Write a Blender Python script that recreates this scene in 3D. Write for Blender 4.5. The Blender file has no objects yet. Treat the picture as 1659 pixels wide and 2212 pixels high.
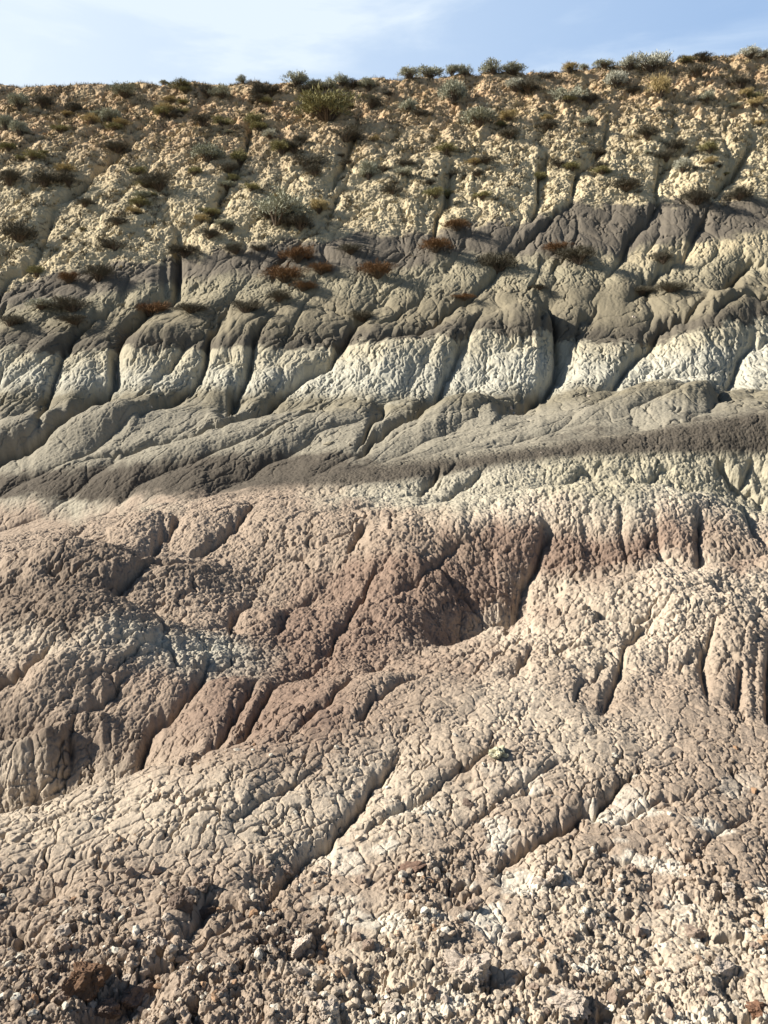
import bpy, math, random
import numpy as np
from mathutils import Vector, Matrix

random.seed(7)
S = bpy.context.scene
COL = S.collection

# ------------------------------------------------------------------ camera, sky, sun, exposure
PW, PH, F, HOR = 1659.0, 2212.0, 1664.0, 870.0     # layout units of the view, focal length and horizon height in them
cam_d = bpy.data.cameras.new('camera')
cam = bpy.data.objects.new('camera', cam_d)
COL.objects.link(cam)
cam.location = (0, 0, 0)
cam.rotation_euler = (math.radians(90), 0, 0)
cam_d.sensor_fit = 'VERTICAL'
cam_d.sensor_height = 36.0
cam_d.lens = 36.0 * F / PH
cam_d.shift_y = (HOR - PH / 2) / PH                # a level camera with a dropped frame
cam_d.clip_start = 0.05
cam_d.clip_end = 5000
S.camera = cam
S.render.resolution_x, S.render.resolution_y = 768, 1024

SUN_EL, SUN_AZ = math.radians(31), math.radians(-88)     # azimuth from +Y towards +X
to_sun = Vector((math.sin(SUN_AZ) * math.cos(SUN_EL), math.cos(SUN_AZ) * math.cos(SUN_EL), math.sin(SUN_EL)))
ld = bpy.data.lights.new('sun', 'SUN')
ld.energy = 5.0
ld.angle = math.radians(0.5)
ld.color = (1.0, 0.95, 0.87)
sun = bpy.data.objects.new('sun', ld)
COL.objects.link(sun)
sun.rotation_euler = to_sun.to_track_quat('Z', 'Y').to_euler()

W = bpy.data.worlds.new('World')
S.world = W
W.use_nodes = True
nt = W.node_tree
nt.nodes.clear()
N = nt.nodes.new
out = N('ShaderNodeOutputWorld'); bg = N('ShaderNodeBackground')
sky = N('ShaderNodeTexSky'); sky.sky_type = 'NISHITA'; sky.sun_disc = False
sky.sun_elevation = SUN_EL; sky.sun_rotation = SUN_AZ
sky.air_density = 1.0; sky.dust_density = 1.0; sky.ozone_density = 1.2; sky.altitude = 1800
tc = N('ShaderNodeTexCoord')
mp = N('ShaderNodeMapping'); mp.inputs['Scale'].default_value = (1.6, 1.6, 6.5)
mp.inputs['Rotation'].default_value = (0, math.radians(-14), 0)
mp.inputs['Location'].default_value = (0.35, 0.0, 0.2)
nz = N('ShaderNodeTexNoise'); nz.inputs['Scale'].default_value = 1.5; nz.inputs['Detail'].default_value = 9
nz.inputs['Roughness'].default_value = 0.55; nz.inputs['Distortion'].default_value = 0.5
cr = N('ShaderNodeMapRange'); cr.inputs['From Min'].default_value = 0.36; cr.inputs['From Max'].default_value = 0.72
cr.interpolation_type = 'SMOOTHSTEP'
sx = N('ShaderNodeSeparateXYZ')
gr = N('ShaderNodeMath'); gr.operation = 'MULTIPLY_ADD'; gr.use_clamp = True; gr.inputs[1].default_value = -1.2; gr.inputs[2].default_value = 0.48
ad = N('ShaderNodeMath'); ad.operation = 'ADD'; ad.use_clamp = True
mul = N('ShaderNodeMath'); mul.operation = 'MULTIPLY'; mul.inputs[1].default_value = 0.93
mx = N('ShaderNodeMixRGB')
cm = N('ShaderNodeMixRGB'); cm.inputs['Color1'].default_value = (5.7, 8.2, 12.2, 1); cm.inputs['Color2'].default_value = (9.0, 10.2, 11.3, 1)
L = nt.links.new
L(tc.outputs['Generated'], mp.inputs['Vector']); L(mp.outputs[0], nz.inputs['Vector'])
L(nz.outputs['Fac'], cr.inputs['Value']); L(tc.outputs['Generated'], sx.inputs[0])
L(sx.outputs['X'], gr.inputs[0]); L(cr.outputs[0], ad.inputs[0]); L(gr.outputs[0], ad.inputs[1])
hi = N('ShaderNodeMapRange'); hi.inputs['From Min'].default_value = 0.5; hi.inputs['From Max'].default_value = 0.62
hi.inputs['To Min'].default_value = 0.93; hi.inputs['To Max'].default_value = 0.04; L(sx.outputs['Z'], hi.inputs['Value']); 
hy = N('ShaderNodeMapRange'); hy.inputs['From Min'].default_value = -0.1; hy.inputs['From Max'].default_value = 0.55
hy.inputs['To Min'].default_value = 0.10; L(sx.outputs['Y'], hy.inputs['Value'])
hm = N('ShaderNodeMath'); hm.operation = 'MULTIPLY'; L(hi.outputs[0], hm.inputs[0]); L(hy.outputs[0], hm.inputs[1]); L(hm.outputs[0], mul.inputs[1])  # unseen haze overhead and behind the eye is thinned to cut fill light
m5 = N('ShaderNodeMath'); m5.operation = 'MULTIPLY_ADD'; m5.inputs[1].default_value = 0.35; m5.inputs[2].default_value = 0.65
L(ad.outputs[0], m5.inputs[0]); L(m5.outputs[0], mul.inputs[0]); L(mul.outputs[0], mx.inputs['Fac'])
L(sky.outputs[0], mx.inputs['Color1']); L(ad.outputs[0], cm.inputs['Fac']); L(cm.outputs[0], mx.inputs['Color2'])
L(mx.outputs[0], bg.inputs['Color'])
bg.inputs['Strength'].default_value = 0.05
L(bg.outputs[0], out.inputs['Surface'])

S.cycles.diffuse_bounces = 1
S.view_settings.view_transform = 'Standard'
S.view_settings.look = 'None'
S.view_settings.exposure = 0.95
S.view_settings.gamma = 1
S.view_settings.use_curve_mapping = False

# ------------------------------------------------------------------ noise
f32 = np.float32
def h2(ix, iy, seed):
    n = (ix.astype(np.int64) * 374761393 + iy.astype(np.int64) * 668265263 + seed * 1442695041) & 0xFFFFFFFF
    n = ((n ^ (n >> 13)) * 1274126177) & 0xFFFFFFFF
    n = n ^ (n >> 16)
    n = (n * 2246822519) & 0xFFFFFFFF
    return n ^ (n >> 15)
_r = np.random.RandomState(5)
NT = 4096
TA = _r.rand(NT).astype(f32); TB = _r.rand(NT).astype(f32)
GX = np.cos(TA * 6.28318).astype(f32); GY = np.sin(TA * 6.28318).astype(f32)
PERM = _r.permutation(NT).astype(np.int32)
def hid(ix, iy, seed):
    return PERM[(PERM[(ix + seed * 131) & 4095] + iy * 7 + seed * 17) & 4095]
def perlin(x, y, seed=0):
    fx = np.floor(x); fy = np.floor(y)
    ix = fx.astype(np.int32); iy = fy.astype(np.int32)
    x = (x - fx).astype(f32); y = (y - fy).astype(f32)
    u = x * x * x * (x * (x * 6 - 15) + 10); v = y * y * y * (y * (y * 6 - 15) + 10)
    def g(a, b):
        k = hid(ix + a, iy + b, seed)
        return GX[k] * (x - a) + GY[k] * (y - b)
    n0 = g(0, 0); n0 += u * (g(1, 0) - n0)
    n1 = g(0, 1); n1 += u * (g(1, 1) - n1)
    return (n0 + v * (n1 - n0)) * f32(1.5)
def fbm(x, y, oct=4, seed=0, gain=0.5):
    s = np.zeros(np.broadcast(x, y).shape, f32); a = 1.0
    for o in range(oct):
        s += f32(a) * perlin(x * 2.03 ** o, y * 2.03 ** o, seed + o * 3); a *= gain
    return s
def worley(x, y, seed=0, jit=0.9):
    """returns F1, F2, random value of the nearest cell"""
    fx = np.floor(x); fy = np.floor(y)
    ix = fx.astype(np.int32); iy = fy.astype(np.int32)
    x = (x - fx).astype(f32); y = (y - fy).astype(f32)
    f1 = np.full(x.shape, 9, f32); f2 = np.full(x.shape, 9, f32); cid = np.zeros(x.shape, f32)
    for a in (-1, 0, 1):
        for b in (-1, 0, 1):
            k = hid(ix + a, iy + b, seed)
            dx = (a + 0.5 - jit / 2) + jit * TA[k] - x
            dy = (b + 0.5 - jit / 2) + jit * TB[k] - y
            d = dx * dx + dy * dy
            m = d < f1
            f2 = np.where(m, f1, np.minimum(f2, d))
            cid = np.where(m, TB[(k * 3 + 11) & 4095], cid)
            f1 = np.where(m, d, f1)
    return np.sqrt(f1), np.sqrt(f2), cid
def pillow(x, y, seed=0, jit=0.9):
    """0 in the creases, 1 on the rounded tops"""
    f1, f2, c = worley(x, y, seed, jit)
    e = np.clip((f2 - f1) * 1.6, 0, 1)
    return 0.45 * np.sqrt(1 - (1 - e) ** 2) + 0.55 * e, c
def sstep(a, b, x):
    t = np.clip((x - a) / (b - a), 0, 1)
    return t * t * (3 - 2 * t)

# ------------------------------------------------------------------ the lie of the land
# every line: crest or foot of a hill, (bearing, height angle) pairs and its distance in metres
CP = np.array([-1600, -500, 0, 207, 415, 622, 830, 1037, 1245, 1452, 1659, 2100, 3200], float)
def curve(pairs): 
    p = np.array(pairs, float)
    return lambda px: np.interp(px, p[:, 0], p[:, 1])
def const(v): return lambda px: np.full_like(px, v, dtype=float)
NC = 241
kpx = np.linspace(-2600, 4300, NC)
def smooth(v, n=2):
    for _ in range(n):
        v = np.convolve(np.pad(v, 1, mode='edge'), [0.25, 0.5, 0.25], 'valid')
    return v
rowK3 = curve([(-500, 1850), (0, 1768), (100, 1735), (207, 1700), (415, 1640), (560, 1605), (700, 1585), (830, 1570), (1037, 1556), (1245, 1560), (1452, 1572), (1659, 1570), (2100, 1570)])
rowK4 = curve([(-500, 1370), (0, 1350), (150, 1345), (300, 1375), (390, 1405), (500, 1430), (640, 1440), (830, 1432), (1000, 1402), (1060, 1380), (1110, 1352), (1250, 1292), (1452, 1252), (1659, 1232), (2100, 1200)])
rowK5 = curve([(-500, 1240), (0, 1205), (207, 1185), (415, 1165), (622, 1140), (830, 1115), (1037, 1092), (1245, 1078), (1380, 1082), (1500, 1100), (1659, 1120), (2100, 1150)])
rowK6 = curve([(-500, 1250), (0, 1160), (120, 1140), (240, 1115), (415, 1078), (520, 1064), (640, 1040), (760, 1012), (900, 990), (1060, 968), (1245, 950), (1400, 930), (1520, 908), (1659, 884), (2100, 830)])
rowRG = curve([(-1500, 215), (-500, 200), (0, 188), (350, 181), (640, 180), (830, 173), (1000, 163), (1245, 151), (1450, 132), (1659, 112), (2100, 95), (3000, 60)])
knots = []   # list of (Yfunc, zfunc)
def K(rowf, Yf): knots.append((Yf, lambda px: (HOR - rowf(px)) / F * Yf(px)))
def Kz(Yf, zf): knots.append((Yf, zf))
Kz(const(-3.0), const(-1.55))
Kz(const(0.5), const(-1.62))
K(const(2212), const(2.1))
K(const(1900), const(2.72))
Y3 = curve([(-500, 3.15), (0, 3.2), (415, 3.4), (830, 3.7), (1659, 3.8)])
K(rowK3, Y3)
g3 = curve([(-500, 1), (0, 1), (207, 0.8), (415, 0.35), (700, 0.06), (900, 0), (2100, 0)])
z3 = lambda px: (HOR - rowK3(px)) / F * Y3(px)
Y3m = lambda px: Y3(px) + 0.35
Kz(Y3m, lambda px: z3(px) - 0.38 * g3(px) + 0.02)
Y3b = lambda px: Y3(px) + 0.62
rowm = lambda px: rowK3(px) * 0.86 + rowK4(px) * 0.14
def zr(rowf, Yf): return lambda px: (HOR - rowf(px)) / F * Yf(px)
K(lambda px: rowK3(px) - 42 - 56 * (1 - g3(px)), Y3b)
Y4 = curve([(-500, 5.2), (0, 5.2), (415, 5.0), (830, 4.95), (1060, 5.2), (1659, 5.7), (2100, 5.8)])
K(rowK4, Y4)
g4 = curve([(-500, .35), (0, .35), (300, .3), (390, .1), (450, 0), (880, 0), (960, .35), (1040, .62), (1150, .8), (1300, .75), (1659, .7), (2100, .6)])
z4 = zr(rowK4, Y4)
Kz(lambda px: Y4(px) + 0.6, lambda px: z4(px) - 0.75 * g4(px) + 0.02)
K(lambda px: rowK4(px) - 26 - 90 * np.clip(1 - 1.2 * g4(px), 0, 1) + 22 * np.minimum(g4(px), 1), lambda px: Y4(px) + 1.15)
Y5 = curve([(0, 7.4), (830, 7.6), (1659, 7.9)])
K(rowK5, Y5)
g5 = curve([(0, .15), (900, .1), (1245, .6), (1659, .9), (2100, .9)])
Kz(lambda px: Y5(px) + 0.7, lambda px: zr(rowK5, Y5)(px) - 0.3 * g5(px) + 0.04)
Y6 = curve([(0, 9.4), (830, 9.9), (1659, 10.2)])
K(rowK6, Y6)
Kz(lambda px: Y6(px) + 1.5, lambda px: zr(rowK6, Y6)(px) - 0.6)
K(lambda px: rowK6(px) - 4, const(20.5))
K(curve([(0, 905), (600, 885), (1245, 868), (1659, 855)]), const(26.0))
K(const(745), const(29.6))
K(const(640), const(33.0))
K(const(500), const(37.2))
K(const(300), const(43.6))
K(lambda px: rowRG(px) + 45, const(47.4))
K(rowRG, const(49.2))
zR = zr(rowRG, const(49.2))
Kz(const(51.0), lambda px: zR(px) + 0.25)
Kz(const(58.0), lambda px: zR(px) + 0.3)
Kz(const(140.0), lambda px: zR(px) * 0.0 + 19.5)
Kz(const(900.0), lambda px: zR(px) * 0.0 + 16)
KY = np.array([smooth(y(kpx)) for y, z in knots])
KZ = np.array([smooth(z(kpx)) for y, z in knots])

def pchip_eval(KY, KZ, Y):
    """monotone cubic in every column; Y is 1-D; returns (len(Y), NC)"""
    h = np.diff(KY, axis=0); d = np.diff(KZ, axis=0) / h
    m = np.zeros_like(KZ)
    w1 = 2 * h[1:] + h[:-1]; w2 = h[1:] + 2 * h[:-1]
    with np.errstate(divide='ignore', invalid='ignore'):
        hm = (w1 + w2) / (w1 / d[:-1] + w2 / d[1:])
    m[1:-1] = np.where(d[:-1] * d[1:] > 0, hm, 0)
    m[0] = d[0]; m[-1] = d[-1]
    out = np.zeros((len(Y), KY.shape[1]))
    for c in range(KY.shape[1]):
        i = np.clip(np.searchsorted(KY[:, c], Y) - 1, 0, KY.shape[0] - 2)
        hh = h[i, c]; t = (Y - KY[i, c]) / hh
        out[:, c] = ((2*t**3 - 3*t*t + 1) * KZ[i, c] + (t**3 - 2*t*t + t) * hh * m[i, c]
                     + (-2*t**3 + 3*t*t) * KZ[i + 1, c] + (t**3 - t*t) * hh * m[i + 1, c])
    return out

Q = 1.0                                            # mesh density
segs = [(-3, 0.6, 24), (0.6, 1.7, 60)]
y = 1.7; Yl = list(np.linspace(-3, 0.6, 20, endpoint=False)) + list(np.linspace(0.6, 1.7, 50, endpoint=False))
while y < 50.5:
    if y < 3.7: dens = 2829 / y ** 2 * 1.25
    elif y < 5.4: dens = 240
    elif y < 8: dens = 140
    elif y < 11: dens = 110
    elif y < 17: dens = 22
    elif y < 27: dens = 58
    else: dens = 40
    y += 1.25 / dens / Q
    Yl.append(y)
Yl += list(np.geomspace(51, 900, 50))
Y = np.array(Yl)
nin = int(1080 * Q)
ain = np.linspace(-0.535, 0.535, nin)
g = np.linspace(0, 1, 90)[1:]
aout = 0.535 + g * 0.06 + 1.9 * g ** 2.5
A = np.concatenate([-aout[::-1], ain, aout])
NYn, NXn = len(Y), len(A)
print('grid', NYn, NXn, NYn * NXn)
px = PW / 2 + A * F
zb0 = pchip_eval(KY, KZ, Y)
ci = np.clip((px - kpx[0]) / (kpx[1] - kpx[0]), 0, NC - 1.001)
c0 = ci.astype(int); cf = ci - c0; 
def catmull(Z):
    i0 = np.clip(c0 - 1, 0, NC - 1); i1 = c0; i2 = np.clip(c0 + 1, 0, NC - 1); i3 = np.clip(c0 + 2, 0, NC - 1)
    t = cf
    return 0.5 * ((2 * Z[:, i1]) + (-Z[:, i0] + Z[:, i2]) * t + (2*Z[:, i0] - 5*Z[:, i1] + 4*Z[:, i2] - Z[:, i3]) * t*t
                  + (-Z[:, i0] + 3*Z[:, i1] - 3*Z[:, i2] + Z[:, i3]) * t**3)
ZB = catmull(zb0).astype(f32)
Ypos = np.maximum(Y, 0.5)                          # behind the eye the sheet just spreads flat
spread = np.where(Y < 0.8, 0.8, Y)
X = (A[None, :] * spread[:, None]).astype(f32)
YY = np.broadcast_to(Y[:, None], X.shape).astype(f32)
ROWB = (HOR - ZB / Ypos[:, None] * F).astype(f32)  # height angle of the bare land
PXG = np.broadcast_to(px[None, :], X.shape).astype(f32)

# ------------------------------------------------------------------ gullies
def base_point(pxv, row):
    c = int(np.clip(np.searchsorted(px, pxv), 0, NXn - 1))
    r = ROWB[:, c]
    k = np.nonzero((r <= row) & (Y > 1.5))[0]
    i = k[0] if len(k) else NYn - 60
    return (px[c] - PW / 2) / F * Y[i], Y[i]
HILL = [
 (1.3, 1.0, [(1535,440),(1500,480),(1455,545),(1415,600),(1370,650)]),
 (1.3, 0.9, [(1425,390),(1420,440),(1400,480),(1372,512),(1358,545),(1300,600)]),
 (1.2, 0.9, [(1240,425),(1200,465),(1150,500),(1110,535),(1050,600),(960,680),(870,722),(760,745)]),
 (0.5, 0.4, [(1260,450),(1257,500),(1230,540),(1180,600)]),
 (1.7, 1.1, [(1130,640),(1172,655),(1200,705),(1211,760),(1205,795),(1150,845),(1098,895),(1085,910)]),
 (1.0, 0.8, [(1045,655),(1012,720),(990,780),(960,830),(940,862),(870,930),(800,975),(765,1003)]),
 (1.5, 1.0, [(850,640),(760,690),(700,765),(640,812),(608,842),(580,870),(480,930),(330,975),(190,1018)]),
 (1.2, 0.8, [(620,650),(550,730),(535,790),(502,850),(490,900),(478,918)]),
 (1.3, 0.8, [(500,640),(440,735),(430,775),(380,830),(330,880),(312,905)]),
 (1.5, 0.9, [(352,440),(372,490),(370,560),(365,620),(290,680),(240,755),(236,812),(190,870),(150,912),(75,968),(0,1003),(-120,1050)]),
 (1.0, 0.7, [(240,650),(200,690),(140,740),(100,820),(72,900),(76,950)]),
 (0.9, 0.7, [(750,300),(748,360),(700,440),(685,480),(610,560),(600,600)]),
 (1.4, 1.0, [(110,440),(90,490),(65,550),(20,600),(-60,680)]),
 (0.9, 0.6, [(985,340),(980,370),(975,430),(945,455),(930,520)]),
 (1.0, 0.7, [(1175,320),(1165,380),(1163,430),(1140,470)]),
 (1.1, 0.7, [(545,250),(530,300),(510,360),(470,420),(440,500)]),
 (0.9, 0.6, [(770,230),(755,290),(715,370),(700,400)]),
 (1.0, 0.7, [(300,290),(240,330),(180,400),(120,440)]),
 (0.9, 0.6, [(1310,250),(1300,300),(1250,380),(1235,425)]),
 (1.0, 0.7, [(1500,300),(1440,340),(1420,400),(1425,430)]),
 (1.2, 0.8, [(1640,300),(1590,370),(1540,430)]),
 (1.0, 0.8, [(1560,650),(1590,600),(1640,560)]),
 (1.1, 0.9, [(1520,640),(1440,700),(1385,760),(1360,790),(1310,840),(1290,850)]),
 (1.2, 1.0, [(1660,640),(1600,655),(1540,700)]),
 (0.9, 0.9, [(1659,720),(1600,770),(1550,870),(1570,885)]),
 (0.8, 0.7, [(1290,640),(1260,700),(1250,760),(1200,800)]),
 (0.8, 0.5, [(830,880),(832,905),(760,990)]),
 (0.6, 0.5, [(900,640),(850,690),(790,700)]),
 (1.1, 0.8, [(30,640),(-40,700),(-120,780)]),
 (1.0, 0.7, [(10,790),(-60,860),(-140,930)]),
 (0.5, 0.4, [(935,560),(880,600),(820,650),(790,700)]),
 (0.5, 0.4, [(1170,540),(1165,580),(1120,640)]),
 (0.5, 0.4, [(690,600),(660,650),(640,700),(620,745)]),
 (0.6, 0.4, [(395,720),(370,760),(350,800),(300,850)]),
 (0.6, 0.5, [(690,870),(640,930),(560,985)]),
]
MID = [
 (0.50, 0.32, [(1165,1150),(1175,1190),(1150,1250),(1118,1300),(1110,1345),(1095,1372)]),
 (0.15, 0.30, [(1255,1140),(1268,1190),(1275,1235),(1292,1285)]),
 (0.15, 0.25, [(1325,1140),(1330,1200),(1352,1265)]),
 (0.25, 0.22, [(930,1250),(970,1290),(990,1330),(1035,1378)]),
 (0.35, 0.22, [(1485,1150),(1482,1200),(1490,1250)]),
 (0.15, 0.22, [(1400,1150),(1415,1230),(1420,1250)]),
 (0.35, 0.3, [(1600,1130),(1625,1190),(1650,1215)]),
 (0.40, 0.25, [(780,1150),(768,1185),(740,1230)]),
 (0.45, 0.28, [(560,1100),(545,1125),(505,1160),(440,1200),(380,1215)]),
 (0.55, 0.35, [(420,1110),(375,1155),(345,1205),(320,1235),(270,1250)]),
 (0.50, 0.32, [(200,1130),(110,1190),(60,1240),(0,1250),(-60,1260)]),
 (0.40, 0.28, [(290,1300),(230,1350),(215,1350)]),
 (0.45, 0.3, [(440,1235),(330,1262),(270,1310),(240,1340)]),
 (0.30, 0.2, [(560,1290),(515,1330),(497,1370),(503,1400)]),
 (0.25, 0.2, [(700,1280),(640,1330),(610,1400)]),
 (0.30, 0.2, [(860,1240),(790,1310),(710,1390),(690,1430)]),
 (0.25, 0.2, [(1020,1200),(930,1270),(850,1330)]),
 (0.50, 0.3, [(1659,1080),(1600,1070),(1570,1030),(1560,1000)]),
 (0.40, 0.25, [(1640,1000),(1620,1040),(1600,1070)]),
 (0.35, 0.25, [(1300,990),(1240,1040),(1180,1075)]),
 (0.30, 0.22, [(1450,1000),(1400,1050),(1300,1070)]),
 (0.30, 0.22, [(1050,1000),(1000,1050),(900,1100)]),
 (0.25, 0.2, [(1000,990),(940,1050),(850,1080)]),
 (0.5, 0.35, [(960,1000),(920,1040),(900,1060)]),
 (0.20, 0.14, [(300,1470),(240,1530),(175,1600),(160,1660),(165,1705)]),
 (0.08, 0.08, [(20,1640),(70,1680),(75,1735),(70,1760)]),
 (0.35, 0.2, [(450,1440),(400,1510),(330,1590),(240,1690)]),
 (0.28, 0.16, [(560,1480),(500,1560),(400,1640)]),
 (0.28, 0.16, [(720,1410),(610,1480),(540,1560),(490,1610)]),
 (0.20, 0.14, [(850,1420),(720,1500),(640,1580)]),
 (0.18, 0.13, [(930,1450),(820,1520),(760,1570)]),
 (0.30, 0.2, [(120,1440),(60,1500),(0,1560)]),
 (0.20, 0.12, [(1145,1395),(1120,1430),(1098,1475)]),
 (0.25, 0.14, [(1420,1350),(1350,1420),(1310,1500),(1295,1535)]),
 (0.15, 0.12, [(1300,1440),(1270,1480),(1240,1520)]),
 (0.26, 0.16, [(1540,1380),(1500,1450),(1520,1520)]),
 (0.30, 0.16, [(1655,1380),(1645,1480),(1650,1560)]),
 (0.22, 0.13, [(1600,1470),(1590,1540)]),
 (0.35, 0.25, [(1720,1330),(1600,1325),(1530,1300)]),
]
FRONT = [
 (0.13, 0.06, [(870,1620),(855,1650),(790,1715),(720,1775),(660,1835),(610,1890),(560,1960)]),
 (0.06, 0.05, [(1100,1590),(1030,1640),(960,1690),(850,1760),(780,1800)]),
 (0.12, 0.05, [(1395,1680),(1330,1710),(1280,1745),(1210,1790),(1120,1830),(1060,1880)]),
 (0.05, 0.04, [(1500,1710),(1400,1760),(1330,1790)]),
 (0.05, 0.04, [(700,1640),(640,1690),(560,1730),(500,1790)]),
 (0.05, 0.04, [(1250,1640),(1150,1680),(1080,1730),(1000,1780)]),
 (0.05, 0.04, [(1640,1760),(1560,1800),(1480,1850)]),
 (0.04, 0.04, [(200,1740),(120,1770),(40,1800)]),
 (0.06, 0.05, [(560,1960),(450,2010),(380,2070),(300,2110),(250,2160)]),
 (0.05, 0.05, [(440,1900),(420,1960),(380,2010)]),
]
sub = 2
ys, xs = slice(0, NYn, sub), slice(0, NXn, sub)
cX, cY = X[ys, xs], YY[ys, xs]
wob = 0.045
wX = cX + wob * cY * 0.25 * fbm(cX / (0.06 * np.maximum(cY, 1)), cY / (0.06 * np.maximum(cY, 1)), 2, 71)
wY = cY + wob * cY * 0.25 * fbm(cX / (0.06 * np.maximum(cY, 1)) + 40, cY / (0.06 * np.maximum(cY, 1)), 2, 77)
_c = 0.014 * np.maximum(cY, 1)
wX = wX + 0.35 * _c * fbm(cX / _c, cY / _c, 2, 73); wY = wY + 0.35 * _c * fbm(cX / _c + 30, cY / _c, 2, 74)
carve = np.zeros(cX.shape, f32)
for grp in (HILL, MID, FRONT):
    for dep, wid, pts in grp:
        if grp is MID: dep, wid = dep * .68, wid * .68
        if grp is FRONT: dep *= .75
        dep *= 1.25 if (grp is HILL and pts[-1][1] > 840) else (0.85 if grp is not FRONT else 1.0)
        wk = 0.58 if grp is HILL else (0.6 if grp is MID else 0.6)
        if grp is HILL: dep *= 0.50 if pts[-1][1] > 560 else 1.0
        if grp is MID and dep < 0.5: dep *= 0.55 if pts[0][1] < 1400 else 0.62
        P = [base_point(a, b) for a, b in pts]
        R = wid * 5
        y0 = min(p[1] for p in P) - R; y1 = max(p[1] for p in P) + R
        r0, r1 = np.searchsorted(cY[:, 0], [y0, y1])
        if r1 <= r0: continue
        sX, sY = wX[r0:r1], wY[r0:r1]
        best = np.full(sX.shape, 1e9, f32); side = np.zeros(sX.shape, f32); tt = np.zeros(sX.shape, f32)
        n = len(P) - 1
        for k in range(n):
            (ax, ay), (bx, by) = P[k], P[k + 1]
            dx, dy = bx - ax, by - ay
            t = np.clip(((sX - ax) * dx + (sY - ay) * dy) / (dx * dx + dy * dy + 1e-9), 0, 1)
            d = np.hypot(sX - ax - t * dx, sY - ay - t * dy)
            m = d < best
            side = np.where(m, dx * (sY - ay) - dy * (sX - ax), side)
            best = np.where(m, d, best); tt = np.where(m, (k + t) / n, tt)
        tap = np.minimum(1, 0.15 + tt * 4.0) * np.minimum(1, 0.25 + (1 - tt) * 5.0)
        carve[r0:r1] = np.minimum(carve[r0:r1], -dep * tap * (0.52 * np.exp(-best / (wid * wk * np.where(side < 0, 0.55, 1.25))) + 0.48 * np.exp(-best / (wid * 0.12))))
def upsample(Z):
    ri = np.arange(NYn) / sub; ri = np.clip(ri, 0, Z.shape[0] - 1.001); r0 = ri.astype(int); rf = (ri - r0)[:, None].astype(f32)
    ci = np.arange(NXn) / sub; ci = np.clip(ci, 0, Z.shape[1] - 1.001); c0 = ci.astype(int); cf = (ci - c0)[None, :].astype(f32)
    T = Z[:, c0] * (1 - cf) + Z[:, c0 + 1] * cf
    return T[r0] * (1 - rf) + T[r0 + 1] * rf
MOUNDS = [  # rounded knolls: where, half width, height
 (330,1160,1.1,.40), (250,1262,1.3,.42), (60,1262,.8,.3), (520,1120,.9,.28), (190,1362,1.2,.30), (680,1110,1.2,.25),
 (1220,1110,2.0,.30), (1500,1125,1.5,.35), (1000,1190,1.2,.30), (800,1210,.9,.2), (90,1520,.55,.18), (115,1665,.20,.20), (30,1690,.20,.18), (195,1600,.22,.14),
 (1420,1290,.8,.14), (1560,1430,.45,.12), (1350,1420,.4,.08), (1600,1345,.5,.16), (1180,1450,.4,.06), (620,1350,.8,.18), (780,1480,.6,.10), (480,1500,.5,.10),
 (1100,1600,.45,.05), (450,1680,.5,.04), (1400,1640,.6,.06), (900,1280,.7,.15)]
for a, b, w_, h_ in MOUNDS:
    w_, h_ = w_ * .66, h_ * .6
    qx, qy = base_point(a, b)
    dx_, dy_ = (wX - qx) / w_, (wY - qy)
    dy_ = np.where(dy_ < 0, dy_ / (w_ * 1.5), dy_ / (w_ * 0.38))
    carve += h_ * np.exp(-(dx_ ** 2 + dy_ ** 2))
for a, b, w_, h_, sk in [(1140,690,1.3,.75,.4), (1010,705,1.3,.6,.4), (1560,670,1.7,.8,.6), (1000,905,2.0,.8,.9), (1440,885,3.2,.9,1.0), (700,925,2.4,.6,1.2), (480,920,1.5,.5,1.0),
                         (250,905,1.5,.6,1.0), (60,930,1.2,.5,.8), (350,1010,2.2,.4,1.4), (130,1040,1.8,.35,1.4), (1250,865,1.0,.3,.6), (560,700,1.2,.4,.5), (330,720,1.1,.4,.5), (850,760,1.6,.4,.6)]:
    qx, qy = base_point(a, b)
    dy_ = (wY - qy); dx_ = (wX - qx - sk * dy_) / w_
    dy_ = np.where(dy_ < 0, dy_ / (w_ * 1.5), dy_ / (w_ * 0.6))
    carve += h_ * np.exp(-(dx_ ** 2 + dy_ ** 2)) * sstep(18.5, 22, cY)
for a, b, w_, h_ in [(430,1960,.055,.035),(395,2010,.05,.03),(270,2165,.10,.06),(200,2205,.06,.05),(670,2035,.06,.035),(1050,2110,.05,.04),(1290,2195,.06,.045),
                     (1510,2020,.06,.03),(820,2110,.05,.03),(1110,1900,.06,.03),(560,1900,.06,.03),(100,1930,.06,.03),(1600,2150,.06,.03)]:
    qx, qy = base_point(a, b)
    carve -= h_ * np.exp(-(((wX - qx) / w_) ** 2 + ((wY - qy) / w_) ** 2) ** 1.5)
CARVE = upsample(carve)
print('gullies done')

# ------------------------------------------------------------------ strata lines (height angles of the bare land)
bTan = curve([(0, 330), (415, 350), (830, 300), (1245, 260), (1659, 230)])
bD1 = curve([(-500, 660), (0, 615), (200, 575), (400, 548), (600, 522), (830, 505), (1000, 488), (1150, 470), (1245, 440), (1450, 436), (1659, 428), (2100, 420)])
bD2 = curve([(0, 665), (200, 640), (400, 598), (830, 580), (1050, 548), (1245, 556), (1450, 525), (1659, 505)])
bL2 = curve([(0, 690), (400, 650), (830, 640), (1100, 610), (1245, 610), (1659, 590)])
bW1 = curve([(-500, 765), (0, 752), (400, 758), (620, 754), (760, 742), (900, 738), (1200, 722), (1350, 742), (1500, 722), (1659, 690), (2100, 680)])
bW2 = curve([(-500, 880), (0, 845), (300, 832), (415, 828), (620, 845), (830, 862), (1000, 850), (1245, 838), (1452, 838), (1659, 838), (2100, 830)])
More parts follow.
